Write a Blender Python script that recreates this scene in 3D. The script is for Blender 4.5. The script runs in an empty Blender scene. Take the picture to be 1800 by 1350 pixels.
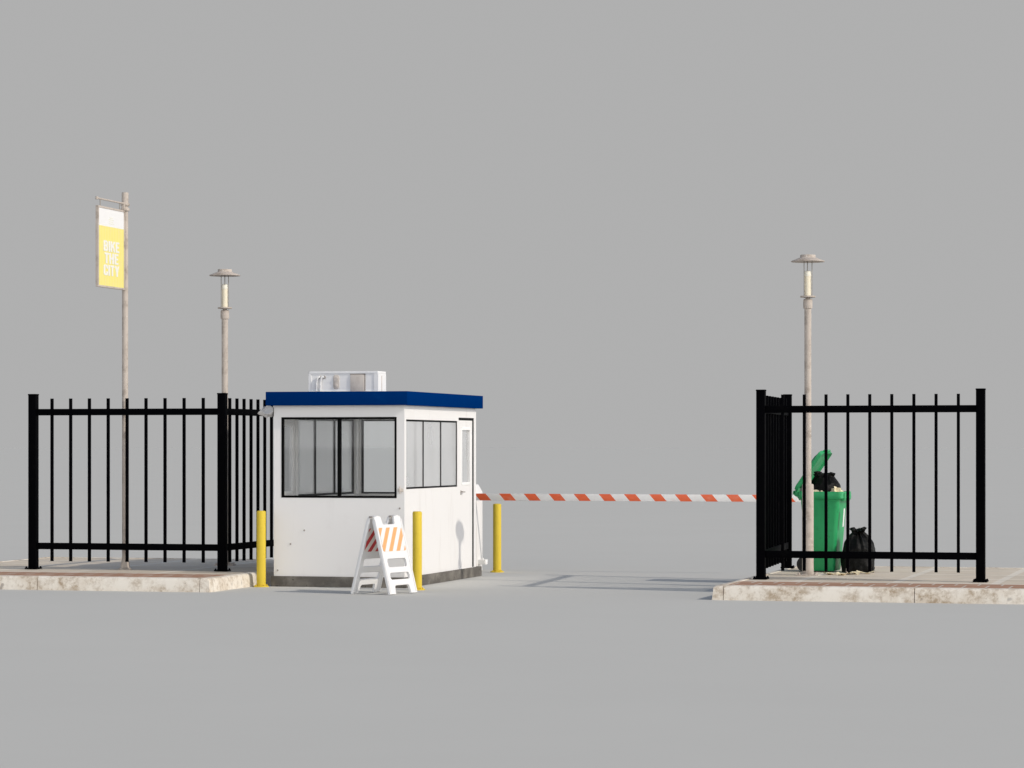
import bpy, bmesh, math, random
from mathutils import Vector, Matrix, noise
R = math.radians
random.seed(7)
S = bpy.context.scene
COL = S.collection

# ------------------------------------------------------------------ materials
def new_mat(name):
    m = bpy.data.materials.new(name); m.use_nodes = True
    nt = m.node_tree
    return m, nt, nt.nodes, nt.links, nt.nodes['Principled BSDF']

def mathn(nt, op, a, b=None, c=None):
    n = nt.nodes.new('ShaderNodeMath'); n.operation = op
    for i, v in enumerate((a, b, c)):
        if v is None: continue
        if isinstance(v, (int, float)): n.inputs[i].default_value = v
        else: nt.links.new(v, n.inputs[i])
    return n.outputs[0]

def mixc(nt, fac, a, b):
    n = nt.nodes.new('ShaderNodeMix'); n.data_type = 'RGBA'
    for sock, v in ((n.inputs[0], fac), (n.inputs[6], a), (n.inputs[7], b)):
        if isinstance(v, (int, float)): sock.default_value = v
        elif isinstance(v, tuple): sock.default_value = (*v, 1)
        else: nt.links.new(v, sock)
    return n.outputs[2]

def coords(nt, scale=None):
    t = nt.nodes.new('ShaderNodeTexCoord')
    o = t.outputs['Object']
    if scale:
        mp = nt.nodes.new('ShaderNodeMapping'); mp.inputs['Scale'].default_value = scale
        nt.links.new(o, mp.inputs['Vector']); o = mp.outputs[0]
    return o

def noisen(nt, vec, scale, detail=5, rough=.6, w=None):
    n = nt.nodes.new('ShaderNodeTexNoise'); n.inputs['Scale'].default_value = scale
    n.inputs['Detail'].default_value = detail; n.inputs['Roughness'].default_value = rough
    nt.links.new(vec, n.inputs['Vector'])
    return n.outputs['Fac']

def ramp(nt, f, lo, hi):
    n = nt.nodes.new('ShaderNodeMapRange'); n.interpolation_type = 'SMOOTHSTEP'
    nt.links.new(f, n.inputs[0]); n.inputs[1].default_value = lo; n.inputs[2].default_value = hi
    return n.outputs[0]

def bumpn(nt, h, strength, dist=.01):
    b = nt.nodes.new('ShaderNodeBump'); b.inputs['Strength'].default_value = strength
    b.inputs['Distance'].default_value = dist
    nt.links.new(h, b.inputs['Height'])
    return b.outputs[0]

def worn(name, base, dirt, rough=.5, scale=6, lo=.52, hi=.75, amt=.5, streak=None, bump=.1, spec=.4, fine=None):
    """A base colour with patches of wear that belong to the thing."""
    m, nt, N, L, P = new_mat(name)
    v = coords(nt)
    n1 = noisen(nt, v, scale, 8, .65)
    f = mathn(nt, 'MULTIPLY', ramp(nt, n1, lo, hi), amt)
    c = mixc(nt, f, base, dirt)
    if streak:
        v2 = coords(nt, (streak, streak, .9))
        s = ramp(nt, noisen(nt, v2, 1, 6, .6), .55, .8)
        c = mixc(nt, mathn(nt, 'MULTIPLY', s, .35), c, dirt)
    if fine:
        nf = ramp(nt, noisen(nt, v, fine[0], 3, .5), fine[1], fine[1] + .06)
        c = mixc(nt, mathn(nt, 'MULTIPLY', nf, .8), c, fine[2])
    L.new(c, P.inputs['Base Color'])
    P.inputs['Specular IOR Level'].default_value = spec
    rr = nt.nodes.new('ShaderNodeMapRange'); L.new(n1, rr.inputs[0])
    rr.inputs[3].default_value = rough - .08; rr.inputs[4].default_value = rough + .15
    L.new(rr.outputs[0], P.inputs['Roughness'])
    if bump: L.new(bumpn(nt, noisen(nt, v, scale * 9, 3), bump, .002), P.inputs['Normal'])
    return m

M = {}
M['iron'] = worn('black_painted_iron', (.0012, .0012, .0018), (.005, .0046, .0044), .55, 9, .5, .8, .5, bump=.05, spec=.012)
M['pole'] = worn('beige_pole_paint', (.50, .435, .375), (.22, .175, .135), .6, 7, .46, .72, .7, streak=16, bump=.2, fine=(26, .68, (.80, .76, .71)))
M['pole_dark'] = worn('grey_rod', (.30, .28, .25), (.2, .17, .14), .45, 9)
M['white_wall'] = worn('white_painted_panel', (.795, .775, .752), (.56, .52, .475), .45, 1.6, .55, .85, .30, streak=5, bump=.06, fine=(7, .77, (.45, .40, .34)))
M['white_inner'] = worn('white_inner_panel', (.74, .72, .70), (.6, .57, .54), .6, 2, .5, .8, .4)
M['blue'] = worn('blue_fascia_paint', (.0001, .023, .122), (.001, .034, .15), .55, 5, .5, .75, .5, streak=9, bump=.05, spec=0.)
M['base'] = worn('old_concrete', (.115, .105, .092), (.25, .23, .20), .85, 4, .42, .7, .8, bump=.6, spec=.2, fine=(16, .66, (.03, .027, .024)))
M['frame'] = worn('black_window_frame', (.0015, .0015, .0015), (.004, .004, .004), .5, 8, spec=.06)
M['yellow'] = worn('yellow_bollard_paint', (.68, .50, .045), (.48, .33, .035), .55, 7, .5, .8, .5, streak=12, bump=.12, spec=.25, fine=(11, .70, (.16, .09, .03)))
M['white_plastic'] = worn('white_barricade_plastic', (.77, .76, .745), (.66, .62, .57), .42, 5, .55, .8, .35, bump=.08)
M['ac'] = worn('white_casing', (.84, .83, .81), (.65, .61, .57), .6, 6, .55, .8, .35, bump=.05)
M['ac_panel'] = worn('beige_cover_plate', (.62, .56, .50), (.42, .37, .32), .5, 9, .45, .75, .6)
M['lamp_grey'] = worn('pale_grey_lamp', (.62, .61, .60), (.4, .39, .37), .4, 8)
M['green'] = worn('green_bin_plastic', (.020, .345, .115), (.012, .17, .06), .42, 8, .48, .75, .45, streak=10, bump=.1, spec=.45, fine=(22, .69, (.02, .05, .03)))
M['rubber'] = worn('black_rubber', (.012, .012, .012), (.03, .028, .026), .75, 12)
M['paper'] = worn('cream_waste_paper', (.80, .70, .48), (.62, .46, .28), .8, 9, .5, .7, .7, bump=.1, spec=.1)
M['pinkpaper'] = worn('pale_pink_paper', (.80, .68, .64), (.7, .5, .4), .8, 9, .5, .7, .6, spec=.1)
M['sticker'] = worn('white_sticker', (.84, .84, .82), (.7, .68, .65), .4, 12)
M['steel'] = worn('dull_bolt', (.33, .30, .27), (.18, .14, .11), .45, 20)
M['banner_white'] = worn('banner_white', (.77, .76, .745), (.75, .73, .69), .6, 5, bump=0)
M['pale_yellow'] = worn('pale_yellow_ink', (.76, .745, .60), (.74, .72, .58), .6, 5, bump=0)
M['letter'] = worn('banner_letter_ink', (.77, .755, .69), (.74, .72, .64), .6, 5, bump=0)
M['light_tube'] = worn('frosted_lamp_glass', (.84, .76, .59), (.80, .70, .50), .35, 3, .3, .8, .7, bump=0)
M['light_cap'] = worn('pale_lamp_cap', (.86, .82, .70), (.8, .7, .5), .4, 10, bump=0)

def stripe_mat(name, ca, cb, axu, axv, period, slope, duty, rough=.45, offs=0.):
    m, nt, N, L, P = new_mat(name)
    t = coords(nt); sx = N.new('ShaderNodeSeparateXYZ'); L.new(t, sx.inputs[0])
    u = sx.outputs[axu]; w = sx.outputs[axv]
    e = mathn(nt, 'ADD', u, mathn(nt, 'MULTIPLY', w, slope))
    e = mathn(nt, 'FRACT', mathn(nt, 'DIVIDE', mathn(nt, 'ADD', e, 50 + offs), period))
    f = mathn(nt, 'LESS_THAN', e, duty)
    wear = mathn(nt, 'MULTIPLY', ramp(nt, noisen(nt, t, 7, 6), .5, .8), .3)
    base = mixc(nt, f, cb, ca)
    L.new(mixc(nt, wear, base, (.7, .5, .4)), P.inputs['Base Color'])
    P.inputs['Roughness'].default_value = rough
    return m
M['orange_stripe'] = stripe_mat('orange_and_white_sheeting', (.74, .37, .135), (.76, .75, .735), 1, 2, .165, -.78, .5, offs=.03)
M['red_stripe'] = stripe_mat('red_and_white_sheeting', (.50, .003, .008), (.78, .72, .66), 1, 2, .165, -.78, .5, offs=.07)
M['arm_stripe'] = stripe_mat('orange_and_white_arm', (.80, .125, .035), (.83, .81, .78), 0, 2, .356, .87, .46, offs=.096)
M['yellow_banner'] = stripe_mat('yellow_banner_print', (.80, .69, .17), (.80, .715, .25), 1, 2, .052, 0, .5, .6)

# glass: clear, reflected brightness put in as a white layer, plus traced reflections
def glass_mat(name, sheen, f0=.04):
    m, nt, N, L, P = new_mat(name); N.remove(P)
    tr = N.new('ShaderNodeBsdfTransparent'); tr.inputs[0].default_value = (.985, .99, .99, 1)
    gl = N.new('ShaderNodeBsdfGlossy'); gl.inputs['Roughness'].default_value = .02
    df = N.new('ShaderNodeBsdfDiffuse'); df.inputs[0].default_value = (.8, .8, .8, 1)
    lw = N.new('ShaderNodeLayerWeight')                 # Schlick, the same from both sides of the pane
    fres = mathn(nt, 'MULTIPLY_ADD', mathn(nt, 'POWER', lw.outputs['Facing'], 5), .96, f0)
    m1 = N.new('ShaderNodeMixShader'); m2 = N.new('ShaderNodeMixShader')
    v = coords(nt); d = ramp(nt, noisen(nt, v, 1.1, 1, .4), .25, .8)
    L.new(mathn(nt, 'MULTIPLY_ADD', d, sheen * .25, sheen * .85), m1.inputs[0])
    L.new(tr.outputs[0], m1.inputs[1]); L.new(df.outputs[0], m1.inputs[2])
    L.new(fres, m2.inputs[0]); L.new(m1.outputs[0], m2.inputs[1]); L.new(gl.outputs[0], m2.inputs[2])
    L.new(m2.outputs[0], N['Material Output'].inputs[0])
    return m
M['glass'] = glass_mat('window_glass', .010, .015)
M['sheen_glass'] = glass_mat('sheen_window_glass', .40)

def kerb_mat():
    m, nt, N, L, P = new_mat('stained_pale_stone')
    v = coords(nt)
    big = ramp(nt, noisen(nt, v, 1.7, 6, .65), .40, .68)
    spk = ramp(nt, noisen(nt, v, 11, 9, .75), .43, .63)
    c = mixc(nt, mathn(nt, 'MULTIPLY', big, .65), (.79, .735, .645), (.55, .455, .345))
    c = mixc(nt, mathn(nt, 'MULTIPLY', mathn(nt, 'MULTIPLY', spk, ramp(nt, noisen(nt, v, 1.7, 6, .65), .36, .60)), .85), c, (.34, .25, .16))
    pit = ramp(nt, noisen(nt, v, 24, 4, .6), .70, .76)
    c = mixc(nt, mathn(nt, 'MULTIPLY', pit, .7), c, (.16, .125, .095))
    blot = ramp(nt, noisen(nt, v, 4.1, 2, .4), .705, .745)
    c = mixc(nt, mathn(nt, 'MULTIPLY', blot, .6), c, (.20, .17, .15))
    L.new(c, P.inputs['Base Color']); P.inputs['Roughness'].default_value = .85
    P.inputs['Specular IOR Level'].default_value = .2
    L.new(bumpn(nt, noisen(nt, v, 20, 6), .5, .004), P.inputs['Normal'])
    return m
M['kerb'] = kerb_mat()

def brick_tex(name, c1, c2, mortar, bw, rh, ms, rot=0, var=.35, offs=.5):
    m, nt, N, L, P = new_mat(name)
    t = N.new('ShaderNodeTexCoord'); mp = N.new('ShaderNodeMapping')
    mp.inputs['Rotation'].default_value[2] = rot
    L.new(t.outputs['Object'], mp.inputs[0])
    b = N.new('ShaderNodeTexBrick'); L.new(mp.outputs[0], b.inputs['Vector'])
    b.offset = offs
    b.inputs['Color1'].default_value = (*c1, 1); b.inputs['Color2'].default_value = (*c2, 1)
    b.inputs['Mortar'].default_value = (*mortar, 1)
    b.inputs['Scale'].default_value = 1; b.inputs['Mortar Size'].default_value = ms
    b.inputs['Brick Width'].default_value = bw; b.inputs['Row Height'].default_value = rh
    v = t.outputs['Object']
    d = mathn(nt, 'MULTIPLY', ramp(nt, noisen(nt, v, 2.3, 8, .7), .42, .75), var)
    c = mixc(nt, d, b.outputs[0], tuple(x * .55 for x in c1))
    L.new(c, P.inputs['Base Color']); P.inputs['Roughness'].default_value = .85
    P.inputs['Specular IOR Level'].default_value = .15
    L.new(bumpn(nt, mathn(nt, 'ADD', noisen(nt, v, 30, 5), mathn(nt, 'MULTIPLY', b.outputs['Fac'], -1.5)), .4, .003), P.inputs['Normal'])
    return m
M['slab'] = brick_tex('cream_paving_slabs', (.73, .635, .51), (.65, .56, .44), (.79, .72, .61), 1.15, 1.15, .05, var=.4, offs=0)
M['brick'] = brick_tex('red_brown_pavers', (.40, .225, .145), (.46, .265, .175), (.62, .55, .47), .26, .52, .012, var=.35, offs=.5)

def bag_mat():
    m, nt, N, L, P = new_mat('black_bag_plastic')
    P.inputs['Base Color'].default_value = (.003, .003, .0025, 1)
    v = coords(nt)
    P.inputs['Roughness'].default_value = .45; P.inputs['Specular IOR Level'].default_value = .12
    L.new(bumpn(nt, noisen(nt, v, 14, 6, .6), .8, .02), P.inputs['Normal'])
    return m
M['bag'] = bag_mat()

def ground_mat():
    m, nt, N, L, P = new_mat('smooth_grey_ground')
    N.remove(P)
    d = N.new('ShaderNodeBsdfDiffuse')
    v = coords(nt)
    n1 = noisen(nt, v, .35, 8, .65)
    g = mixc(nt, ramp(nt, n1, .25, .75), GROUND_A, GROUND_B)
    L.new(g, d.inputs[0])
    L.new(d.outputs[0], N['Material Output'].inputs[0])
    return m
GA = Vector((.5685, .558, .5185))
GROUND_A = tuple(GA * .99); GROUND_B = tuple(GA * 1.01)


# ------------------------------------------------------------------ mesh helpers
class MB:
    def __init__(s): s.bm = bmesh.new()
    def _merge(s, b, mtx=None):
        me = bpy.data.meshes.new('tmp'); b.to_mesh(me); b.free()
        if mtx is not None: me.transform(mtx)
        s.bm.from_mesh(me); bpy.data.meshes.remove(me)
    def box(s, x0, x1, y0, y1, z0, z1, bev=0, mtx=None, seg=2):
        b = bmesh.new(); bmesh.ops.create_cube(b, size=1)
        for v in b.verts:
            v.co = Vector(((x0 + x1) / 2 + v.co.x * (x1 - x0), (y0 + y1) / 2 + v.co.y * (y1 - y0), (z0 + z1) / 2 + v.co.z * (z1 - z0)))
        if bev: bmesh.ops.bevel(b, geom=b.edges[:], offset=bev, segments=seg, affect='EDGES', profile=.6)
        s._merge(b, mtx); return s
    def lathe(s, prof, cx=0, cy=0, seg=28, z0=0):
        """prof: (r, z) from the bottom up; closed at both ends"""
        b = bmesh.new(); rings = []
        for r, z in prof:
            rings.append([b.verts.new((cx + r * math.cos(2 * math.pi * k / seg), cy + r * math.sin(2 * math.pi * k / seg), z0 + z)) for k in range(seg)])
        for a, c in zip(rings, rings[1:]):
            for k in range(seg): b.faces.new((a[k], a[(k + 1) % seg], c[(k + 1) % seg], c[k]))
        b.faces.new(rings[0][::-1]); b.faces.new(rings[-1])
        s._merge(b); return s
    def tube(s, p0, p1, r0, r1=None, seg=16):
        p0 = Vector(p0); p1 = Vector(p1); r1 = r0 if r1 is None else r1
        d = p1 - p0; q = d.to_track_quat('Z', 'Y').to_matrix().to_4x4(); q.translation = p0
        b = bmesh.new(); rings = []
        for r, z in ((r0, 0), (r1, d.length)):
            rings.append([b.verts.new((r * math.cos(2 * math.pi * k / seg), r * math.sin(2 * math.pi * k / seg), z)) for k in range(seg)])
        a, c = rings
        for k in range(seg): b.faces.new((a[k], a[(k + 1) % seg], c[(k + 1) % seg], c[k]))
        b.faces.new(a[::-1]); b.faces.new(c)
        s._merge(b, q); return s
    def path(s, pts, r, seg=12):
        pts = [Vector(p) for p in pts]; b = bmesh.new(); rings = []
        for i, p in enumerate(pts):
            d = (pts[min(i + 1, len(pts) - 1)] - pts[max(i - 1, 0)]).normalized()
            q = d.to_track_quat('Z', 'Y').to_matrix()
            rings.append([b.verts.new(p + q @ Vector((r * math.cos(2 * math.pi * k / seg), r * math.sin(2 * math.pi * k / seg), 0))) for k in range(seg)])
        for a, c in zip(rings, rings[1:]):
            for k in range(seg): b.faces.new((a[k], a[(k + 1) % seg], c[(k + 1) % seg], c[k]))
        b.faces.new(rings[0][::-1]); b.faces.new(rings[-1])
        s._merge(b); return s
    def prism(s, poly, axis, a0, a1, bev=0):
        """extrude a 2D polygon along x, y or z"""
        b = bmesh.new()
        def co(p, t):
            return {'x': (t, p[0], p[1]), 'y': (p[0], t, p[1]), 'z': (p[0], p[1], t)}[axis]
        f = b.faces.new([b.verts.new(co(p, a0)) for p in poly])
        e = bmesh.ops.extrude_face_region(b, geom=[f])
        d = Vector(co((0, 0), a1 - a0))
        bmesh.ops.translate(b, verts=[v for v in e['geom'] if isinstance(v, bmesh.types.BMVert)], vec=d)
        bmesh.ops.recalc_face_normals(b, faces=b.faces[:])
        if bev: bmesh.ops.bevel(b, geom=b.edges[:], offset=bev, segments=2, affect='EDGES', profile=.6)
        s._merge(b); return s
    def build(s, name, mat, parent=None, smooth=True, angle=40, mtx=None):
        bmesh.ops.recalc_face_normals(s.bm, faces=s.bm.faces[:])
        me = bpy.data.meshes.new(name); s.bm.to_mesh(me); s.bm.free()
        if mtx is not None: me.transform(mtx)
        return link(name, me, mat, parent, smooth, angle)

def link(name, me, mat, parent=None, smooth=True, angle=40):
    if smooth:
        me.polygons.foreach_set('use_smooth', [True] * len(me.polygons))
        me.set_sharp_from_angle(angle=R(angle))
    me.materials.clear(); me.materials.append(mat)
    o = bpy.data.objects.new(name, me); COL.objects.link(o)
    if parent: o.parent = parent
    return o

def curve_plate(splines, depth, bev=0):
    """flat plate with holes: list of closed 2D outlines -> mesh in XY, thickness 2*depth"""
    cu = bpy.data.curves.new('c', 'CURVE'); cu.dimensions = '2D'; cu.fill_mode = 'BOTH'
    cu.extrude = depth - bev; cu.bevel_depth = bev; cu.bevel_resolution = 1; cu.offset = -bev
    for pts in splines:
        sp = cu.splines.new('POLY'); sp.points.add(len(pts) - 1); sp.use_cyclic_u = True
        for p, q in zip(sp.points, pts): p.co = (q[0], q[1], 0, 1)
    return curve_to_mesh(cu)

def curve_to_mesh(cu):
    o = bpy.data.objects.new('c', cu); COL.objects.link(o)
    dg = bpy.context.evaluated_depsgraph_get(); dg.update()
    me = bpy.data.meshes.new_from_object(o.evaluated_get(dg))
    bpy.data.objects.remove(o); bpy.data.curves.remove(cu)
    return me

def text_mesh(txt, size, depth, bold=.0):
    cu = bpy.data.curves.new('t', 'FONT'); cu.body = txt; cu.size = size; cu.extrude = depth
    cu.offset = bold; cu.align_x = 'CENTER'; cu.align_y = 'CENTER'
    return curve_to_mesh(cu)

def rrect(x0, x1, y0, y1, r, n=5):
    out = []
    for cx, cy, a in ((x1 - r, y1 - r, 0), (x0 + r, y1 - r, 90), (x0 + r, y0 + r, 180), (x1 - r, y0 + r, 270)):
        for k in range(n + 1):
            t = R(a + 90 * k / n); out.append((cx + r * math.cos(t), cy + r * math.sin(t)))
    return out

def thing(name, label, cat, loc=(0, 0, 0), rz=0, group=None):
    o = bpy.data.objects.new(name, None); COL.objects.link(o)
    o.empty_display_size = .2
    o.location = loc; o.rotation_euler = (0, 0, rz)
    return tag(o, label, cat, group)
def tag(o, label, cat, group=None):
    o['label'] = label; o['category'] = cat
    if group: o['group'] = group
    return o
def struct(o): o['kind'] = 'structure'; return o
def copy_tree(o, parent=None):
    c = o.copy(); COL.objects.link(c); c.parent = parent
    for ch in list(o.children): copy_tree(ch, c)
    return c

# ------------------------------------------------------------------ ground and pavements
G = MB(); b = bmesh.new(); s_ = 3500
b.faces.new([b.verts.new(p) for p in ((-s_, -s_, 0), (s_, -s_, 0), (s_, s_, 0), (-s_, s_, 0))])
G._merge(b); struct(G.build('ground', ground_mat(), smooth=False))

KH = .165
def pavement(x0, x1, y0, y1, joint_y, joint_x0):
    root = struct(bpy.data.objects.new('pavement', None)); COL.objects.link(root)
    kw = .13
    MB().box(x0 + kw, x1 - kw, y0 + kw, y1 - kw, 0, KH - .004).build('paving_slabs', M['slab'], root, smooth=False)
    MB().box(x0 + kw + .01, x1 - kw - .01, y0 + kw + .004, y0 + kw + .93, KH - .004, KH).build('brick_band', M['brick'], root, smooth=False)
    tp = .035
    def stone_row(a0, a1, first, fixed, out, axis):
        # a0..a1 along the row; kerb stones about 2.1 m long with open joints
        cuts = [a0]; t = first
        while t < a1 - .25:
            if t > a0 + .25: cuts.append(t)
            t += 2.12
        cuts.append(a1)
        for p, q in zip(cuts, cuts[1:]):
            p += .004; q -= .004
            prof = [(fixed, 0), (fixed + out * tp * .4, KH - .03), (fixed + out * (tp * .6 + .012), KH - .004), (fixed + out * (tp + .03), KH + .002), (fixed + out * kw, KH + .002), (fixed + out * kw, 0)]
            m = MB()
            if axis == 'x': m.prism(prof, 'x', p, q)
            else: m.prism(prof, 'y', p, q)
            m.build('kerb_stone', M['kerb'], root, angle=50)
    stone_row(x0 + kw, x1 - kw, joint_x0, y0, 1, 'x')
    stone_row(x0 + kw, x1 - kw, joint_x0, y1, -1, 'x')
    stone_row(y0 + kw, y1 - kw, joint_y, x0, 1, 'y')
    stone_row(y0 + kw, y1 - kw, joint_y, x1, -1, 'y')
    # corner stones, bevelled on their two outer sides
    for cx, sx in ((x0, 1), (x1, -1)):
        for cy, sy in ((y0, 1), (y1, -1)):
            b = bmesh.new()
            rr = []
            for z, o in ((0, 0), (KH - .03, tp * .4), (KH - .004, tp * .6 + .012), (KH + .002, tp + .03)):
                rr.append([b.verts.new((cx + sx * u, cy + sy * v, z)) for u, v in ((o, o), (kw - .004, o), (kw - .004, kw - .004), (o, kw - .004))])
            for a, c in zip(rr, rr[1:]):
                for k in range(4): b.faces.new((a[k], a[(k + 1) % 4], c[(k + 1) % 4], c[k]))
            b.faces.new(rr[0][::-1]); b.faces.new(rr[-1])
            m = MB(); m._merge(b); m.build('kerb_stone', M['kerb'], root, angle=50)
    return root
pavement(-6.95, -2.27, -1.15, 4.55, .9, -4.50)
pavement(3.84, 9.4, -1.25, 4.45, .9, 4.01)

# ------------------------------------------------------------------ fences
PT = 2.25   # post height above the pavement
def fence(label, start_front, corner, end_side, zbase, corner_first):
    """L of two panels: one along the street, one going back"""
    root = thing('iron_fence', label, 'fence', (*corner, zbase), 0, 'black iron picket fences on the pavements')
    c = Vector((0, 0)); f = Vector(start_front) - Vector(corner); e = Vector(end_side) - Vector(corner)
    def post(p, ang):
        mt = Matrix.Translation((p.x, p.y, 0)) @ Matrix.Rotation(ang, 4, 'Z')
        o = MB().box(-.051, .051, -.051, .051, .018, PT - .02, .004, mt).box(-.055, .055, -.055, .055, PT - .02, PT, .006, mt).build('post', M['iron'], root)
        m = MB().box(-.085, .085, -.085, .085, 0, .018, .004, mt)
        for sx in (-1, 1):
            for sy in (-1, 1):
                m.lathe([(.011, .018), (.011, .03), (.006, .034)], *(mt @ Vector((sx * .068, sy * .068, 0))).xy, seg=8)
        m.build('base_plate', M['iron'], o)
    ang_f = math.atan2(f.y, f.x); ang_e = math.atan2(e.y, e.x)
    post(c, ang_f); post(f, ang_f); post(e, ang_e)
    for v, ang in ((f, ang_f), (e, ang_e)):
        L = v.length; mt = Matrix.Rotation(ang, 4, 'Z')
        for z in (2.015, .295):
            MB().box(.051, L - .051, -.021, .021, z - .042, z + .042, .003, mt).build('rail', M['iron'], root)
        for k in range(1, 10):
            x = L * k / 10
            MB().box(x - .017, x + .017, -.0175, .0175, .102, 2.19, .002, mt).build('picket', M['iron'], root)
    return root
fence('L-shaped black iron picket fence left of the white booth, round the sign pole', (-5.43, .78), (-2.84, .78), (-2.84, 3.38), KH + .002, 0)
fence('L-shaped black iron picket fence in front of the green bin', (6.70, .40), (4.11, .42), (3.915, 3.5), KH + .002, 0)

# ------------------------------------------------------------------ guard booth
X0, X1, Y0, Y1 = -2.03, -.33, .44, 3.69
ZB, ZT, TW = .13, 2.25, .075
booth = thing('guard_booth', 'white guard booth with black framed windows and a blue flat roof', 'booth', ((X0 + X1) / 2, (Y0 + Y1) / 2, 0))
off = Matrix.Translation((-(X0 + X1) / 2, -(Y0 + Y1) / 2, 0))
def bp(m, name, mat, parent=None, **k):
    o = m.build(name, mat, parent or booth, **k)
    if (parent or booth) is booth: o.matrix_local = off      # part meshes stay in world coordinates
    return o
bp(MB().box(X0 - .03, X1 + .03, Y0 - .03, Y1 + .18, 0, ZB, .008), 'concrete_base', M['base'])

def wall_with(axis, fixed0, fixed1, a0, a1, openings):
    """openings: (a, b, z0, z1), side by side"""
    m = MB()
    def bx(p, q, z0, z1):
        if q - p < 1e-4 or z1 - z0 < 1e-4: return
        if axis == 'x': m.box(p, q, fixed0, fixed1, z0, z1)
        else: m.box(fixed0, fixed1, p, q, z0, z1)
    t = a0
    for p, q, z0, z1 in sorted(openings):
        bx(t, p, ZB, ZT); bx(p, q, ZB, z0); bx(p, q, z1, ZT); t = q
    bx(t, a1, ZB, ZT)
    return m
FW = (X0 + .10, X1 - .10, 1.105, 2.105)
bp(wall_with('x', Y0, Y0 + TW, X0, X1, [FW]), 'wall', M['white_wall'], smooth=False)
bp(wall_with('x', Y1 - TW, Y1, X0, X1, [FW]), 'wall', M['white_wall'], smooth=False)
RW = (Y0 + .075, Y0 + 2.345, 1.215, 2.075); RD = (Y0 + 2.41, Y0 + 3.15, ZB + .003, 2.12)
LW = (Y0 + .70, Y0 + 3.08, 1.105, 2.105); LD = (Y0 + .10, Y0 + .67, ZB + .003, 2.12)
bp(wall_with('y', X1 - TW, X1, Y0 + TW, Y1 - TW, [(max(RW[0], Y0 + TW), *RW[1:]), RD]), 'wall', M['white_wall'], smooth=False)
bp(wall_with('y', X0, X0 + TW, Y0 + TW, Y1 - TW, [LW, LD]), 'wall', M['white_wall'], smooth=False)
bp(MB().box(X0 + TW, X1 - TW, Y0 + TW, Y1 - TW, ZB, ZB + .012), 'floor', M['white_inner'], smooth=False)
bp(MB().box(X0 + TW, X1 - TW, Y0 + TW, Y1 - TW, ZT - .03, ZT - .004), 'ceiling', M['white_inner'], smooth=False)
bp(MB().box(X0 - .07, X1 + .07, Y0 - .11, Y1 + .10, ZT, 2.42, .006), 'roof', M['blue'])

def window(axis, p0, p1, op, mull, fr, gmat, recess, depth):
    """frame + panes in an opening of the wall between p0 (outside) and p1 (inside)"""
    a, b_, z0, z1 = op; d = 1 if p1 > p0 else -1
    q0 = p0 + d * recess; q1 = q0 + d * depth
    lo, hi = min(q0, q1), max(q0, q1)
    m = MB()
    def bx(mb, s0, s1, t0, t1, l=lo, h=hi, bev=.002):
        if axis == 'x': mb.box(s0, s1, l, h, t0, t1, bev)
        else: mb.box(l, h, s0, s1, t0, t1, bev)
    bx(m, a, b_, z1 - fr, z1); bx(m, a, b_, z0, z0 + fr)
    bx(m, a, a + fr, z0 + fr, z1 - fr); bx(m, b_ - fr, b_, z0 + fr, z1 - fr)
    w = bp(m, 'window', M['frame'])
    edges = [a + fr] + sum([[c - h, c + h] for c, h in mull], []) + [b_ - fr]
    for c, h in mull:
        n = MB(); bx(n, c - h, c + h, z0 + fr, z1 - fr); n.build('mullion', M['frame'], w)
    for s0, s1 in zip(edges[::2], edges[1::2]):
        g = MB(); mid = (lo + hi) / 2
        bx(g, s0, s1, z0 + fr, z1 - fr, mid - .003, mid + .003, 0); g.build('pane', gmat, w, smooth=False)
    return w
window('x', Y0, Y0 + TW, FW, [(X0 + .855, .021)], .027, M['glass'], -.004, .045)
window('x', Y1, Y1 - TW, FW, [(X0 + .855, .015)], .022, M['glass'], -.004, .045)
window('y', X1, X1 - TW, (max(RW[0], Y0 + TW), *RW[1:]), [(Y0 + .83, .017), (Y0 + 1.61, .017)], .022, M['sheen_glass'], .006, .016)
window('y', X0, X0 + TW, LW, [(Y0 + 1.505, .017), (Y0 + 2.29, .017)], .026, M['sheen_glass'], .006, .030)

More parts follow.
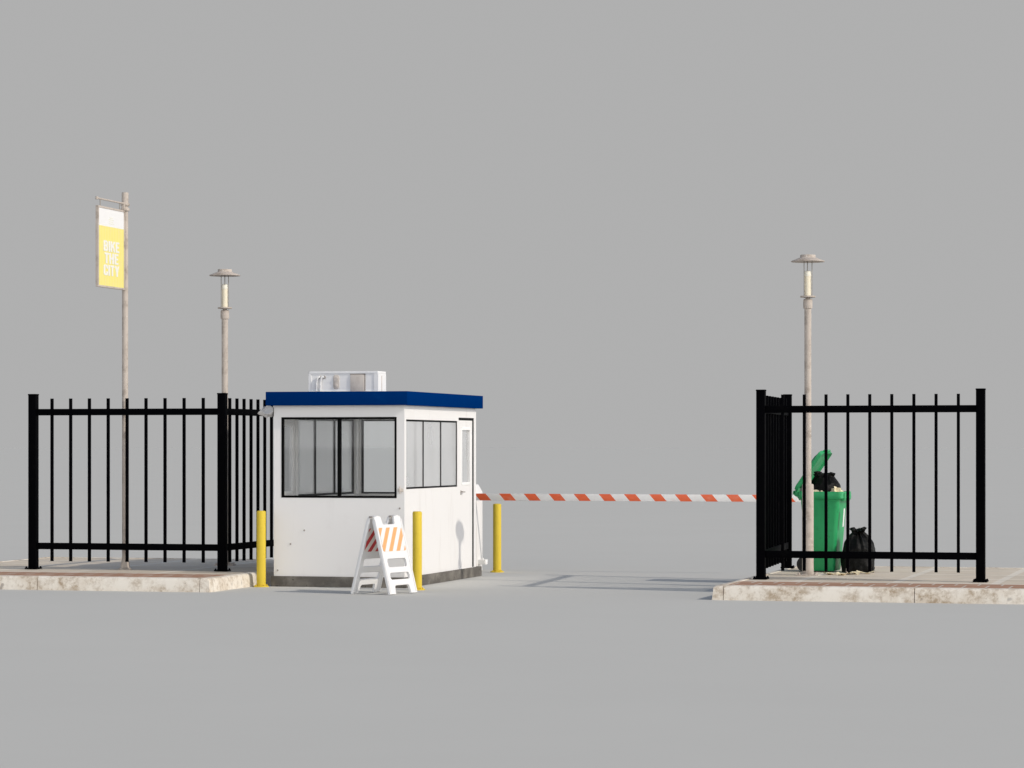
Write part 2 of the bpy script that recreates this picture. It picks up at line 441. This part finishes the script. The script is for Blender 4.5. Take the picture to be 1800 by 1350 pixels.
def door(xo, sgn, op, hinge_hi, pane):
    a, b_, z0, z1 = op
    xi = xo - sgn * .05
    lo, hi = min(xo - sgn * .006, xi), max(xo - sgn * .006, xi)
    ga, gb = (.006, .07) if hinge_hi else (.03, .006)
    m = MB(); pa, pb, pz0, pz1 = pane
    t0, t1, zz1 = a + ga, b_ - gb, z1 - .035
    for (s0, s1, u0, u1) in ((t0, pa, z0, zz1), (pb, t1, z0, zz1), (pa, pb, z0, pz0), (pa, pb, pz1, zz1)):
        m.box(lo, hi, s0, s1, u0, u1)
    d = bp(m, 'door', M['white_wall'], smooth=False)
    f = MB()
    s = .006
    f.box(lo + .002, hi - .002, a, b_, z1 - .035, z1); f.box(lo + .002, hi - .002, a, a + ga, z0, z1 - .035); f.box(lo + .002, hi - .002, b_ - gb, b_, z0, z1 - .035)
    f.build('door_frame', M['frame'], d, smooth=False)
    w = MB(); e = .028; xm0, xm1 = lo + .006 - .012 * (sgn < 0), hi - .006 + .012 * (sgn > 0)
    w.box(xm0, xm1, pa - .012, pa + e, pz0, pz1, .004); w.box(xm0, xm1, pb - e, pb + .012, pz0, pz1, .004)
    w.box(xm0, xm1, pa + e, pb - e, pz1 - e, pz1 + .012, .004); w.box(xm0, xm1, pa + e, pb - e, pz0 - .012, pz0 + e, .004)
    fr = w.build('door_window', M['ac'], d)
    mid = (lo + hi) / 2
    MB().box(mid - .003, mid + .003, pa + e, pb - e, pz0 + e, pz1 - e).build('pane', M['sheen_glass'], d, smooth=False)
    hy = a + .12 if hinge_hi else b_ - .1
    xs = xo - sgn * .006
    h = MB().tube((xs, hy, 1.145), (xs + sgn * .035, hy, 1.145), .009).tube((xs + sgn * .032, hy - .008, 1.145), (xs + sgn * .032, hy + .09, 1.142), .007)
    h.box(min(xs, xs + sgn * .005), max(xs, xs + sgn * .005), hy - .018, hy + .018, 1.105, 1.165, .002)
    h.build('handle', M['steel'], d)
    return d
door(X1, 1, RD, True, (Y0 + 2.55, Y0 + 3.0, 1.24, 1.985))
door(X0, -1, LD, False, (Y0 + .24, Y0 + .60, 1.15, 2.03))
# latch and screw heads on the front panel
bp(MB().box(X1 - .085, X1 - .012, Y0 - .014, Y0 - .001, 1.185, 1.225, .003).box(X1 - .06, X1 - .045, Y0 - .03, Y0 - .013, 1.16, 1.25, .003), 'latch', M['ac_panel'])
for px, pz in ((X1 - .06, .98), (X0 + .40, .70), (X0 + .22, .53), (X1 - .05, .2), (X0 + .05, .2)):
    bp(MB().tube((px, Y0 - .001, pz), (px, Y0 - .01, pz), .012, .008, 10), 'screw_head', M['steel'])

# air conditioner on the roof
ac = thing('air_conditioner', 'white box air conditioner with pipes, lying on the blue booth roof', 'air conditioner', (-1.342, 1.27, 2.42))
w2, d2, hh = .462, .165, .27
m = MB(); fy = -d2
# casing as a shell open to the front: back, top, bottom, sides, then a recessed front sheet
m.prism(rrect(-w2, w2, -.165, d2, .012), 'z', 0, .02).prism(rrect(-w2, w2, -.165, d2, .012), 'z', hh - .03, hh, .004)
m.box(-w2 + .0005, -w2 + .035, fy + .0005, d2 - .0005, .02, hh - .03).box(w2 - .055, w2 - .0005, fy + .0005, d2 - .0005, .02, hh - .03)
m.box(-w2 + .035, w2 - .055, d2 - .03, d2 - .005, .02, hh - .03)
m.box(-w2 + .035, w2 - .055, fy + .010, fy + .030, .02, hh - .03)
m.build('casing', M['ac'], ac)
m = MB(); 
for k, px in enumerate((-.345, -.295)):
    m.path([(px + .035, fy + .011, .195), (px + .03, fy - .002, .20), (px + .012, fy - .009, .195), (px + .002, fy - .014, .17), (px - .004, fy - .014, .10), (px - .008, fy - .006, .02)], .013)
m.build('pipe', M['ac'], ac)
m = MB()
for px in (-.308, -.255): m.tube((px, fy + .0095, .196), (px, fy - .002, .196), .021, .019)
m.build('pipe_collar', M['steel'], ac)
MB().prism(rrect(-.135, -.055, .045, .225, .03), 'y', fy + .002, fy + .0095, .003).tube((-.095, fy - .008, .17), (-.095, fy + .0095, .17), .027).box(-.11, -.08, fy - .008, fy + .008, .07, .11, .003).build('cable_gland', M['ac_panel'], ac)
MB().box(.095, .275, fy - .006, fy + .0095, .01, .222, .004).build('access_panel', M['ac_panel'], ac)
MB().box(.088, .283, fy + .004, fy + .0098, .222, .238).box(.275, .292, fy + .004, fy + .0098, .01, .238).build('panel_edge_strip', M['steel'], ac)  # darker strip along the top and right edges of the access panel
MB().box(w2 - .004, w2 + .004, -.03, -.01, .02, .215, .002).build('side_slot', M['ac_panel'], ac)

# twin head lamp under the left eave
tl = thing('security_light', 'pale twin-headed security light under the left end of the blue roof edge', 'light', (X0, Y0 + .09, 2.18))
MB().box(-.02, -.001, -.05, .05, -.06, .06, .005).box(-.07, -.019, -.025, .025, .0, .04, .006).build('mount', M['frame'], tl)
def head(c, d):
    c = Vector(c); d = Vector(d).normalized(); q = d.to_track_quat('Z', 'Y').to_matrix().to_4x4(); q.translation = c
    m = MB(); m.lathe([(.012, -.075), (.030, -.068), (.036, -.03), (.062, .02), (.066, .05), (.060, .052), (.052, .03), (.04, .025)], seg=24)
    m.build('lamp_head', M['lamp_grey'], tl, mtx=q)
head((-.155, -.02, -.015), (-.75, -.25, .75)); head((-.065, -.075, -.01), (-.05, -.75, .5))

# ------------------------------------------------------------------ barrier
ba = thing('barrier_gate', 'white barrier post with long orange and white striped arm behind the booth', 'barrier', (-.995, 5.40, 0))
m = MB(); m.prism([(-.23, 0), (.235, 0), (.235, 1.10), (.175, 1.21), (-.17, 1.21), (-.23, 1.10)], 'y', -.16, .16, .008); m.build('cabinet', M['white_wall'], ba)
MB().box(.23, .345, -.09, .03, .09, .16, .005).lathe([(.014, .158), (.014, .175), (.008, .18)], .29, -.03, 10).build('base_bracket', M['ac'], ba)
MB().tube((.10, -.16, 1.038), (.10, -.204, 1.038), .06).build('arm_hub', M['steel'], ba)
arm = MB().box(.236, 5.13, -.232, -.205, .990, 1.086, .004).build('arm', M['arm_stripe'], ba)

# ------------------------------------------------------------------ bollards
def bollard(x, y, label, h=.955):
    root = thing('bollard', label, 'bollard', (x, y, 0), random.random() * .2, 'yellow steel bollards round the booth')
    MB().lathe([(.057, .014), (.057, h - .018), (.053, h - .007), (.043, h - .001), (.02, h)], seg=32).build('tube', M['yellow'], root)
    p = MB(); p.lathe([(.096, 0), (.096, .010), (.092, .014), (.06, .015)], seg=32)
    p.build('base_plate', M['yellow'], root)
    for k in range(4):
        a = R(45 + 90 * k); MB().lathe([(.011, .013), (.011, .026), (.006, .03)], .077 * math.cos(a), .077 * math.sin(a), 8).build('anchor_bolt', M['yellow'], root)
    return root
bollard(-2.135, .27, 'yellow bollard between the left pavement kerb and the front of the booth', .945)
bollard(-.04, .03, 'yellow bollard standing right behind the striped folding barricade', .955)
bollard(-.39, 4.98, 'yellow bollard below the striped barrier arm, farthest back', .95)

# ------------------------------------------------------------------ folding barricade
fb = thing('folding_barricade', 'white plastic folding barricade with orange and red striped panels before the booth', 'barricade', (-.185, -.845, 0), R(-15))
HB = .94
outer = [(-.30, 0), (-.168, 0), (-.158, .085), (-.138, .105), (.138, .105), (.158, .085), (.168, 0), (.30, 0), (.285, HB - .01), (.275, HB), (.155, HB), (.145, HB - .01), (.13, HB - .09), (.12, HB - .10), (-.12, HB - .10), (-.13, HB - .09), (-.145, HB - .01), (-.155, HB), (-.275, HB), (-.285, HB - .01)]
holes = [rrect(-.205, .205, .325, .425, .03), rrect(-.212, .212, .175, .255, .03)]
def bar_panel(sgn, mat, name):
    tilt = math.atan2(.235, .90) * sgn
    # plate XY -> local: u -> y, v -> z, thickness -> x
    base = Matrix(((0, 0, 1, 0), (1, 0, 0, 0), (0, 1, 0, 0), (0, 0, 0, 1)))
    mt = Matrix.Translation((sgn * .265, 0, .004)) @ Matrix.Rotation(-tilt, 4, 'Y') @ base
    me = curve_plate([outer] + holes, .016, .004); me.transform(mt)
    p = link('panel', me, M['white_plastic'], fb, angle=30)
    sh = curve_plate([rrect(-.247, .247, .515, .80, .02)], .0015)
    zo = .0185
    sh.transform(mt @ Matrix.Translation((0, 0, zo)))
    link(name, sh, mat, p, smooth=False)
    # rim along both edges and the rungs, like moulded plastic
    for s2 in (-1, 1):
        MB().box(s2 * .279 - .012, s2 * .279 + .012, .02, .90, -.024, .024, .006).build('edge_rib', M['white_plastic'], p, mtx=mt)
    return p
bar_panel(1, M['orange_stripe'], 'orange_sheeting'); bar_panel(-1, M['red_stripe'], 'red_sheeting')
for yy in (-.215, .215):
    MB().tube((-.036, yy - .03, HB - .03), (-.036, yy + .03, HB - .03), .009).box(-.045, .045, yy - .024, yy + .024, HB - .045, HB - .015, .006).build('hinge', M['steel'] if yy > 9 else M['white_plastic'], fb)
    MB().tube((-.02, yy - .075, HB - .03), (.02, yy - .075, HB - .03), .012).build('hinge_pin', M['steel'], fb)

# ------------------------------------------------------------------ sign pole
sp = thing('banner_pole', 'tall beige pole with a yellow and white banner reading BIKE THE CITY', 'sign', (-4.25, .99, KH - .004))
PH = 4.84
MB().lathe([(.085, 0), (.085, .015), (.06, .03), (.055, .09), (.043, .12), (.039, .16), (.039, PH - .15), (.042, PH - .15), (.044, PH - .03), (.042, PH)], seg=28).build('pole', M['pole'], sp)
m = MB()
for z in (4.62, 4.685): m.lathe([(.052, z - .018), (.058, z - .01), (.058, z + .01), (.052, z + .018)], seg=24)
m.box(-.02, .02, -.075, -.04, 4.61, 4.71, .004)
m.build('clamp', M['pole'], sp)
m = MB().tube((0, -.04, 4.695), (0, -.90, 4.695), .012)
m.lathe([(.018, 4.677), (.018, 4.713)], 0, -.91, 12)
m.build('arm', M['pole'], sp)
for hy in (-.18, -.80): MB().tube((0, hy, 4.60), (0, hy, 4.69), .007).build('hanger', M['pole_dark'], sp)
ya, yb, za, zb = -.905, -.048, 3.585, 4.605
fr = .024
bm_ = MB()
bm_.box(-.019, .019, ya, yb, zb - fr, zb, .003).box(-.019, .019, ya, yb, za, za + fr, .003)
bm_.box(-.019, .019, ya, ya + fr, za + fr, zb - fr, .003).box(-.019, .019, yb - fr, yb, za + fr, zb - fr, .003)
bf = bm_.build('banner_frame', M['pole'], sp)
zs = zb - .245
MB().box(-.012, .012, ya + fr, yb - fr, zs, zb - fr).build('white_panel', M['banner_white'], bf, smooth=False)
MB().box(-.012, .012, ya + fr, yb - fr, za + fr, zs).build('yellow_panel', M['yellow_banner'], bf, smooth=False)
base = Matrix(((0, 0, 1, 0), (1, 0, 0, 0), (0, 1, 0, 0), (0, 0, 0, 1)))
yc = (ya + yb) / 2
GLY = {   # heavy condensed capitals, each in a box 1 high
 'B': (.62, [[(0, 0), (.44, 0), (.58, .09), (.62, .24), (.60, .42), (.50, .52), (.58, .60), (.60, .76), (.55, .92), (.42, 1), (0, 1)], [(.23, .17), (.23, .43), (.36, .43), (.39, .38), (.39, .22), (.36, .17)], [(.23, .60), (.23, .83), (.35, .83), (.38, .78), (.38, .65), (.35, .60)]]),
 'I': (.24, [[(0, 0), (.24, 0), (.24, 1), (0, 1)]]),
 'K': (.66, [[(0, 0), (.23, 0), (.23, .34), (.29, .45), (.43, 0), (.68, 0), (.44, .62), (.66, 1), (.42, 1), (.23, .63), (.23, 1), (0, 1)]]),
 'E': (.52, [[(0, 0), (.52, 0), (.52, .18), (.23, .18), (.23, .41), (.46, .41), (.46, .59), (.23, .59), (.23, .82), (.52, .82), (.52, 1), (0, 1)]]),
 'T': (.56, [[(.165, 0), (.395, 0), (.395, .81), (.56, .81), (.56, 1), (0, 1), (0, .81), (.165, .81)]]),
 'H': (.64, [[(0, 0), (.23, 0), (.23, .41), (.41, .41), (.41, 0), (.64, 0), (.64, 1), (.41, 1), (.41, .60), (.23, .60), (.23, 1), (0, 1)]]),
 'C': (.60, [[(.16, 0), (.45, 0), (.57, .07), (.60, .20), (.60, .37), (.38, .37), (.38, .22), (.34, .17), (.27, .17), (.23, .22), (.23, .78), (.27, .83), (.34, .83), (.38, .78), (.38, .64), (.60, .64), (.60, .80), (.57, .93), (.45, 1), (.16, 1), (.03, .93), (0, .80), (0, .20), (.03, .07)]]),
 'Y': (.64, [[(.205, 0), (.435, 0), (.435, .36), (.65, 1), (.41, 1), (.32, .64), (.23, 1), (-.01, 1), (.205, .36)]]),
}
for word, z, wid in (('BIKE', 4.045, .50), ('THE', 3.893, .44), ('CITY', 3.741, .50)):
    tot = sum(GLY[c][0] for c in word) + .07 * (len(word) - 1); k = wid / tot; u = -wid / 2
    sp_ = []
    for c in word:
        gw, outl = GLY[c]
        sp_ += [[(u + p[0] * k, p[1] * .135) for p in o] for o in outl]
        u += (gw + .07) * k
    me = curve_plate(sp_, .0015)
    me.transform(Matrix.Translation((.0138, yc, z)) @ base)
    link('lettering', me, M['letter'], bf, smooth=False)
m = MB()
for k, (z, w) in enumerate(((4.475, .10), (4.45, .16), (4.425, .12), (4.40, .16))):
    m.box(.0121, .0137, yc - w / 2, yc + w / 2, z - .004, z + .004)
m.build('faint_logo', M['pale_yellow'], bf, smooth=False)

# ------------------------------------------------------------------ street lamps
def lamp_proto():
    root = thing('street_lamp', '', 'street lamp', group='beige disc-topped street lamps')
    MB().lathe([(.071, .014), (.071, 1.10), (.068, 1.115), (.0445, 1.125), (.0425, 1.13), (.0425, 3.28)], seg=28).build('pole', M['pole'], root)
    m = MB().box(-.13, .13, -.13, .13, 0, .014, .004)
    for sx in (-1, 1):
        for sy in (-1, 1): m.lathe([(.016, .012), (.016, .032), (.009, .037)], sx * .1, sy * .1, 8)
    m.build('base_plate', M['pole'], root)
    MB().lathe([(.0555, 3.275), (.0565, 3.28), (.0565, 3.37), (.054, 3.385), (.050, 3.39)], seg=24).build('sleeve', M['pole'], root)
    MB().lathe([(.030, 3.39), (.030, 3.41), (.045, 3.408), (.093, 3.41), (.095, 3.416), (.093, 3.428), (.05, 3.43)], seg=32).build('collar_disc', M['pole'], root)
    lt = MB().lathe([(.040, 3.43), (.041, 3.44), (.041, 3.67)], seg=24).build('lamp_tube', M['light_tube'], root)
    MB().lathe([(.043, 3.67), (.044, 3.675), (.044, 3.70), (.039, 3.705), (.039, 3.728), (.030, 3.735)], seg=24).build('tube_cap', M['light_cap'], lt)
    for k in range(3):
        a = R(100 + 120 * k)
        MB().tube((.056 * math.cos(a), .056 * math.sin(a), 3.40), (.056 * math.cos(a), .056 * math.sin(a), 3.865), .0055, seg=8).build('rod', M['pole_dark'], root)
    MB().lathe([(.03, 3.862), (.17, 3.846), (.203, 3.845), (.207, 3.850), (.203, 3.857), (.150, 3.878), (.098, 3.898), (.094, 3.902), (.094, 3.926), (.090, 3.932), (.04, 3.934)], seg=48).build('shade', M['pole'], root)
    return root
lp = lamp_proto()
lp['label'] = 'street lamp with disc top standing beside the green bin'; lp.location = (4.472, 1.66, KH - .004); lp.rotation_euler.z = R(4)
l2 = copy_tree(lp); l2['label'] = 'street lamp with disc top behind the fence post left of the booth'
l2.location = (-3.46, 2.5, KH - .004); l2.rotation_euler.z = R(11)

# ------------------------------------------------------------------ wheelie bin
KS = KH - .004
bn = thing('wheelie_bin', 'green wheelie bin with its lid propped half open', 'bin', (4.487, 2.78, KS), R(-4))
bn.scale = (.865, .94, 1)
def loft(sections, name, mat, parent, close=(True, True), mtx=None, angle=40):
    b = bmesh.new(); rings = []
    for z, x0, x1, y0, y1, r in sections:
        rings.append([b.verts.new((p[0], p[1], z)) for p in rrect(x0, x1, y0, y1, r)])
    n = len(rings[0])
    for a, c in zip(rings, rings[1:]):
        for k in range(n): b.faces.new((a[k], a[(k + 1) % n], c[(k + 1) % n], c[k]))
    if close[0]: b.faces.new(rings[0][::-1])
    if close[1]: b.faces.new(rings[-1])
    m = MB(); m._merge(b); return m.build(name, mat, parent, mtx=mtx, angle=angle)
bd = loft([(.015, -.17, .21, -.20, .20, .04), (.03, -.18, .22, -.21, .21, .05), (.52, -.235, .265, -.25, .25, .06), (.90, -.275, .30, -.275, .275, .06), (.915, -.28, .31, -.28, .28, .06),
           (.92, -.30, .345, -.295, .295, .06), (.93, -.305, .355, -.30, .30, .06), (1.005, -.305, .355, -.30, .30, .06), (1.012, -.30, .35, -.295, .295, .06), (1.012, -.275, .32, -.275, .275, .05),
           (.90, -.255, .285, -.26, .26, .05), (.30, -.19, .23, -.21, .21, .05)], 'body', M['green'], bn)
# front lip, hinge lugs and grip bar at the back
MB().prism([(.34, 1.005), (.372, .99), (.372, .925), (.352, .895), (.305, .90), (.305, .92), (.34, .93)], 'y', -.20, .20, .006).build('front_lip', M['green'], bd)
m = MB()
for yy in (-.21, .21): m.prism([(-.29, .90), (-.29, 1.0), (-.345, 1.03), (-.385, 1.02), (-.395, .985), (-.36, .955), (-.33, .945)], 'y', yy - .03, yy + .03, .006)
m.tube((-.37, -.24, 1.0), (-.37, .24, 1.0), .016)
m.build('handle', M['green'], bd)
m = MB()
for s2 in (-1, 1):
    m.prism([(-.14, .06), (.15, .06), (.20, .86), (-.20, .86)], 'y', s2 * .2, s2 * .205)
m.bm.free()
MB().box(.296, .2995, -.215, -.15, .60, .83).build('sticker', M['sticker'], bd, smooth=False, mtx=Matrix.Translation((.228, 0, -.02)) @ Matrix.Rotation(R(5.0), 4, 'Y') @ Matrix.Translation((-.237, 0, 0)))
for s2 in (-1, 1):
    c = (-.215, s2 * .235, .098)
    m = MB().tube((c[0], c[1] - .027, c[2]), (c[0], c[1] + .027, c[2]), .098, seg=32)
    w = m.build('wheel', M['rubber'], bn); w.matrix_local = Matrix.Translation((c[0], 0, 0)) @ Matrix.Diagonal((1.156, 1, 1, 1)) @ Matrix.Translation((-c[0], 0, 0))
    MB().tube((c[0], c[1] - .031, c[2]), (c[0], c[1] + .031, c[2]), .055, seg=24).build('rim', M['rubber'], w)
MB().tube((-.215, -.2, .098), (-.215, .2, .098), .014).build('axle', M['steel'], bn)
# lid: a shallow tray with a raised crown, hinged at the back
lid_m = Matrix.Translation((-.345, 0, 1.035)) @ Matrix.Rotation(R(-51), 4, 'Y') @ Matrix.Diagonal((.94, 1, 1, 1))
b = bmesh.new()
def lid_ring(z, x0, x1, yw, r): return [b.verts.new((p[0], p[1], z)) for p in rrect(x0, x1, -yw, yw, r)]
ri = [lid_ring(-.005, .03, .625, .275, .05), lid_ring(-.035, .0, .655, .305, .06), lid_ring(-.035, -.005, .66, .31, .06), lid_ring(.015, -.005, .66, .31, .06), lid_ring(.025, .015, .64, .295, .06), lid_ring(.030, .14, .59, .25, .07), lid_ring(.055, .24, .56, .21, .06), lid_ring(.061, .28, .53, .18, .05)]
n = len(ri[0])
for a, c in zip(ri, ri[1:]):
    for k in range(n): b.faces.new((a[k], a[(k + 1) % n], c[(k + 1) % n], c[k]))
b.faces.new(ri[0][::-1]); b.faces.new(ri[-1])
m = MB(); m._merge(b); lid = m.build('lid', M['green'], bn, mtx=lid_m, angle=35)
MB().prism([(.645, .015), (.685, .008), (.692, -.012), (.682, -.022), (.65, -.015)], 'y', -.17, .17, .005).build('lid_grip', M['green'], lid, mtx=lid_m)

# ------------------------------------------------------------------ rubbish bags and paper
def bag_mesh(prof, seed, pleats, tilt=0, sx=1, sy=1):
    """prof: (r, z, pleat amount); a gathered sack with a frilly tied top"""
    b = bmesh.new(); seg = 96; rings = []
    # densify the profile
    P = []
    for (r0, z0, a0), (r1, z1, a1) in zip(prof, prof[1:]):
        for k in range(5):
            t = k / 5; P.append((r0 + (r1 - r0) * t, z0 + (z1 - z0) * t, a0 + (a1 - a0) * t))
    P.append(prof[-1])
    for r, z, am in P:
        ring = []
        for k in range(seg):
            a = 2 * math.pi * k / seg
            d = Vector((math.cos(a), math.sin(a), 0))
            pl = math.sin(a * pleats + 2.2 * noise.noise(Vector((d.x * 2, d.y * 2, z * 3 + seed)))) + .6 * math.sin(a * (pleats * 1.7 // 1) + seed)
            lump = noise.noise(Vector((d.x * 1.3 + seed, d.y * 1.3, z * 4))) * .16 + noise.noise(Vector((d.x * 3.1, d.y * 3.1 + seed, z * 9))) * .07
            crease = abs(noise.noise(Vector((d.x * 4 + seed, d.y * 4, z * 7)))) * .08
            rr = r * (1 + lump - crease + am * pl)
            dz = noise.noise(Vector((d.x * 2.5, d.y * 2.5, seed + z * 5))) * .03 * (1 if z > .06 else 0)
            ring.append(b.verts.new((d.x * rr * sx + tilt * z, d.y * rr * sy, max(z + dz, .0))))
        rings.append(ring)
    for a, c in zip(rings, rings[1:]):
        for k in range(seg): b.faces.new((a[k], a[(k + 1) % seg], c[(k + 1) % seg], c[k]))
    b.faces.new(rings[0][::-1]); b.faces.new(rings[-1])
    m = MB(); m._merge(b); return m
g1 = bag_mesh([(.14, 0, 0), (.21, .004, 0), (.222, .06, 0), (.212, .20, .01), (.205, .30, .02), (.178, .37, .04), (.130, .43, .08), (.090, .470, .13), (.066, .49, .18), (.068, .510, .22), (.082, .535, .26), (.062, .55, .28), (.01, .52, .1)], 3.1, 11).build('rubbish_bag', M['bag'], None, angle=70)
g1.location = (4.955, 2.62, KS); tag(g1, 'tied black rubbish bag standing on the pavement beside the green bin', 'rubbish bag')
g2 = bag_mesh([(.10, 0, 0), (.19, .004, 0), (.215, .08, .01), (.222, .20, .02), (.205, .27, .03), (.160, .325, .06), (.125, .36, .10), (.112, .375, .14), (.118, .39, .18), (.12, .405, .22), (.08, .415, .24), (.01, .385, .1)], 8.4, 9, .02, 1.0, 1.0).build('rubbish_bag', M['bag'], None, angle=70)
g2.location = (4.505, 2.77, KS + .83); tag(g2, 'black rubbish bag bulging out of the top of the green bin', 'rubbish bag')

def paper(loc, rz, w, l, seed, curl, label, mat, group, rx=0, ry=0):
    b = bmesh.new(); n = 8; grid = []
    for i in range(n + 1):
        row = []
        for j in range(n + 1):
            u, v = i / n - .5, j / n - .5
            z = curl * (u * u * 2 + .6 * u * v) + noise.noise(Vector((u * 3, v * 3, seed))) * curl * .8
            row.append(b.verts.new((u * w, v * l, z)))
        grid.append(row)
    for i in range(n):
        for j in range(n): b.faces.new((grid[i][j], grid[i + 1][j], grid[i + 1][j + 1], grid[i][j + 1]))
    zmin = min(v.co.z for v in b.verts)
    for v in b.verts: v.co.z -= zmin
    e = bmesh.ops.extrude_face_region(b, geom=b.faces[:])
    bmesh.ops.translate(b, verts=[v for v in e['geom'] if isinstance(v, bmesh.types.BMVert)], vec=(0, 0, .003))
    m = MB(); m._merge(b); o = m.build('waste_paper', mat, None, angle=60)
    o.location = loc; o.rotation_euler = (rx, ry, rz)
    return tag(o, label, 'waste paper', group)
for k, (x, y, rz, w, l, lab) in enumerate(((4.72, 1.86, .4, .20, .26, 'crumpled cream paper on the pavement just right of the lamp foot'), (4.98, 2.0, 1.2, .26, .18, 'large creased cream paper on the pavement before the rubbish bag'),
        (5.10, 2.22, .2, .30, .16, 'long cream paper strip on the pavement under the rubbish bag'), (4.88, 1.72, 2.2, .18, .14, 'small cream paper nearest the front kerb, before the bin'))):
    paper((x, y, KS), rz, w * .72, l * .72, k * 3.7, .028, lab, M['paper'], 'waste paper on the pavement')
paper((4.835, 2.44, KS), .3, .05, .06, 4.4, .09, 'tiny pale pink scrap of paper between bin and bag', M['pinkpaper'], None, 0, .3)
for k, (x, y, z, rz, rx, ry, w, l, lab) in enumerate(((4.43, 2.575, .99, 0, R(72), 0, .26, .13, 'cream paper sheet poking up at the left rim of the bin'),
        (4.64, 2.58, .985, .1, R(65), R(4), .20, .15, 'cream cardboard scrap poking up at the right of the bin mouth'), (4.70, 2.60, 1.0, .5, R(40), R(25), .14, .12, 'curled brown-edged paper beside the bag in the bin'))):
    paper((x, y, KS + z), rz, w, l, 20 + k * 2.3, .03, lab, M['paper'], 'waste paper in the bin', rx, ry)

# ------------------------------------------------------------------ sky, sun, camera
SUN_EL = R(34.3); FRONT_FILL = 4.5
travel = Vector((-1, .262)).normalized()
W = bpy.data.worlds.new('World'); S.world = W; W.use_nodes = True
nt = W.node_tree; N = nt.nodes; L = nt.links
for n_ in list(N): N.remove(n_)
out = N.new('ShaderNodeOutputWorld')
sky = N.new('ShaderNodeTexSky'); sky.sky_type = 'NISHITA'; sky.sun_disc = False
sky.sun_elevation = SUN_EL; sky.sun_rotation = math.atan2(-travel.x, -travel.y)
bg1 = N.new('ShaderNodeBackground'); bg1.inputs[1].default_value = .12; L.new(sky.outputs[0], bg1.inputs[0])
bg2 = N.new('ShaderNodeBackground'); bg2.inputs[0].default_value = (.432, .432, .432, 1); bg2.inputs[1].default_value = 1
tc = N.new('ShaderNodeTexCoord'); sx = N.new('ShaderNodeSeparateXYZ'); L.new(tc.outputs['Generated'], sx.inputs[0])
f = mathn(nt, 'MULTIPLY', ramp(nt, sx.outputs[2], .2, .65), .9)
# fill light added to the low sky, front and right, for walls and glass
dt = N.new('ShaderNodeVectorMath'); dt.operation = 'DOT_PRODUCT'; L.new(tc.outputs['Generated'], dt.inputs[0])
dt.inputs[1].default_value = Vector((.76, -.65, 0)).normalized()
low = mathn(nt, 'SUBTRACT', 1, ramp(nt, sx.outputs[2], .08, .55))
fill_lobe = mathn(nt, 'MULTIPLY', ramp(nt, dt.outputs['Value'], -.50, .35), low)
dk = N.new('ShaderNodeVectorMath'); dk.operation = 'DOT_PRODUCT'; L.new(tc.outputs['Generated'], dk.inputs[0])
dk.inputs[1].default_value = (-1, 0, 0)
left_dim = mathn(nt, 'MULTIPLY_ADD', ramp(nt, dk.outputs['Value'], .8, .98), -.6, 1)   # and dimmed on the left so poles darken on that side
L.new(mathn(nt, 'MULTIPLY', mathn(nt, 'MULTIPLY_ADD', fill_lobe, FRONT_FILL, 1), left_dim), bg2.inputs[1])
mx = N.new('ShaderNodeMixShader'); L.new(f, mx.inputs[0]); L.new(bg2.outputs[0], mx.inputs[1]); L.new(bg1.outputs[0], mx.inputs[2])
L.new(mx.outputs[0], out.inputs[0])

sd = bpy.data.lights.new('sun', 'SUN'); sd.energy = 2.15; sd.angle = R(.55); sd.color = (1, .935, .845)
so = bpy.data.objects.new('sun', sd); COL.objects.link(so)
dv = Vector((travel.x * math.cos(SUN_EL), travel.y * math.cos(SUN_EL), -math.sin(SUN_EL)))
so.rotation_euler = dv.to_track_quat('-Z', 'Y').to_euler(); so.location = (20, -5, 20)

cd = bpy.data.cameras.new('camera'); cam = bpy.data.objects.new('camera', cd); COL.objects.link(cam)
cam.location = (10, -33, 1.74); cam.rotation_euler = (R(90), 0, R(15))
cd.lens = 100; cd.sensor_width = 36; cd.shift_y = 110 / 1800
cd.clip_start = .5; cd.clip_end = 12000
S.camera = cam
S.view_settings.view_transform = 'Standard'; S.view_settings.look = 'None'
S.view_settings.exposure = 0; S.view_settings.gamma = 1
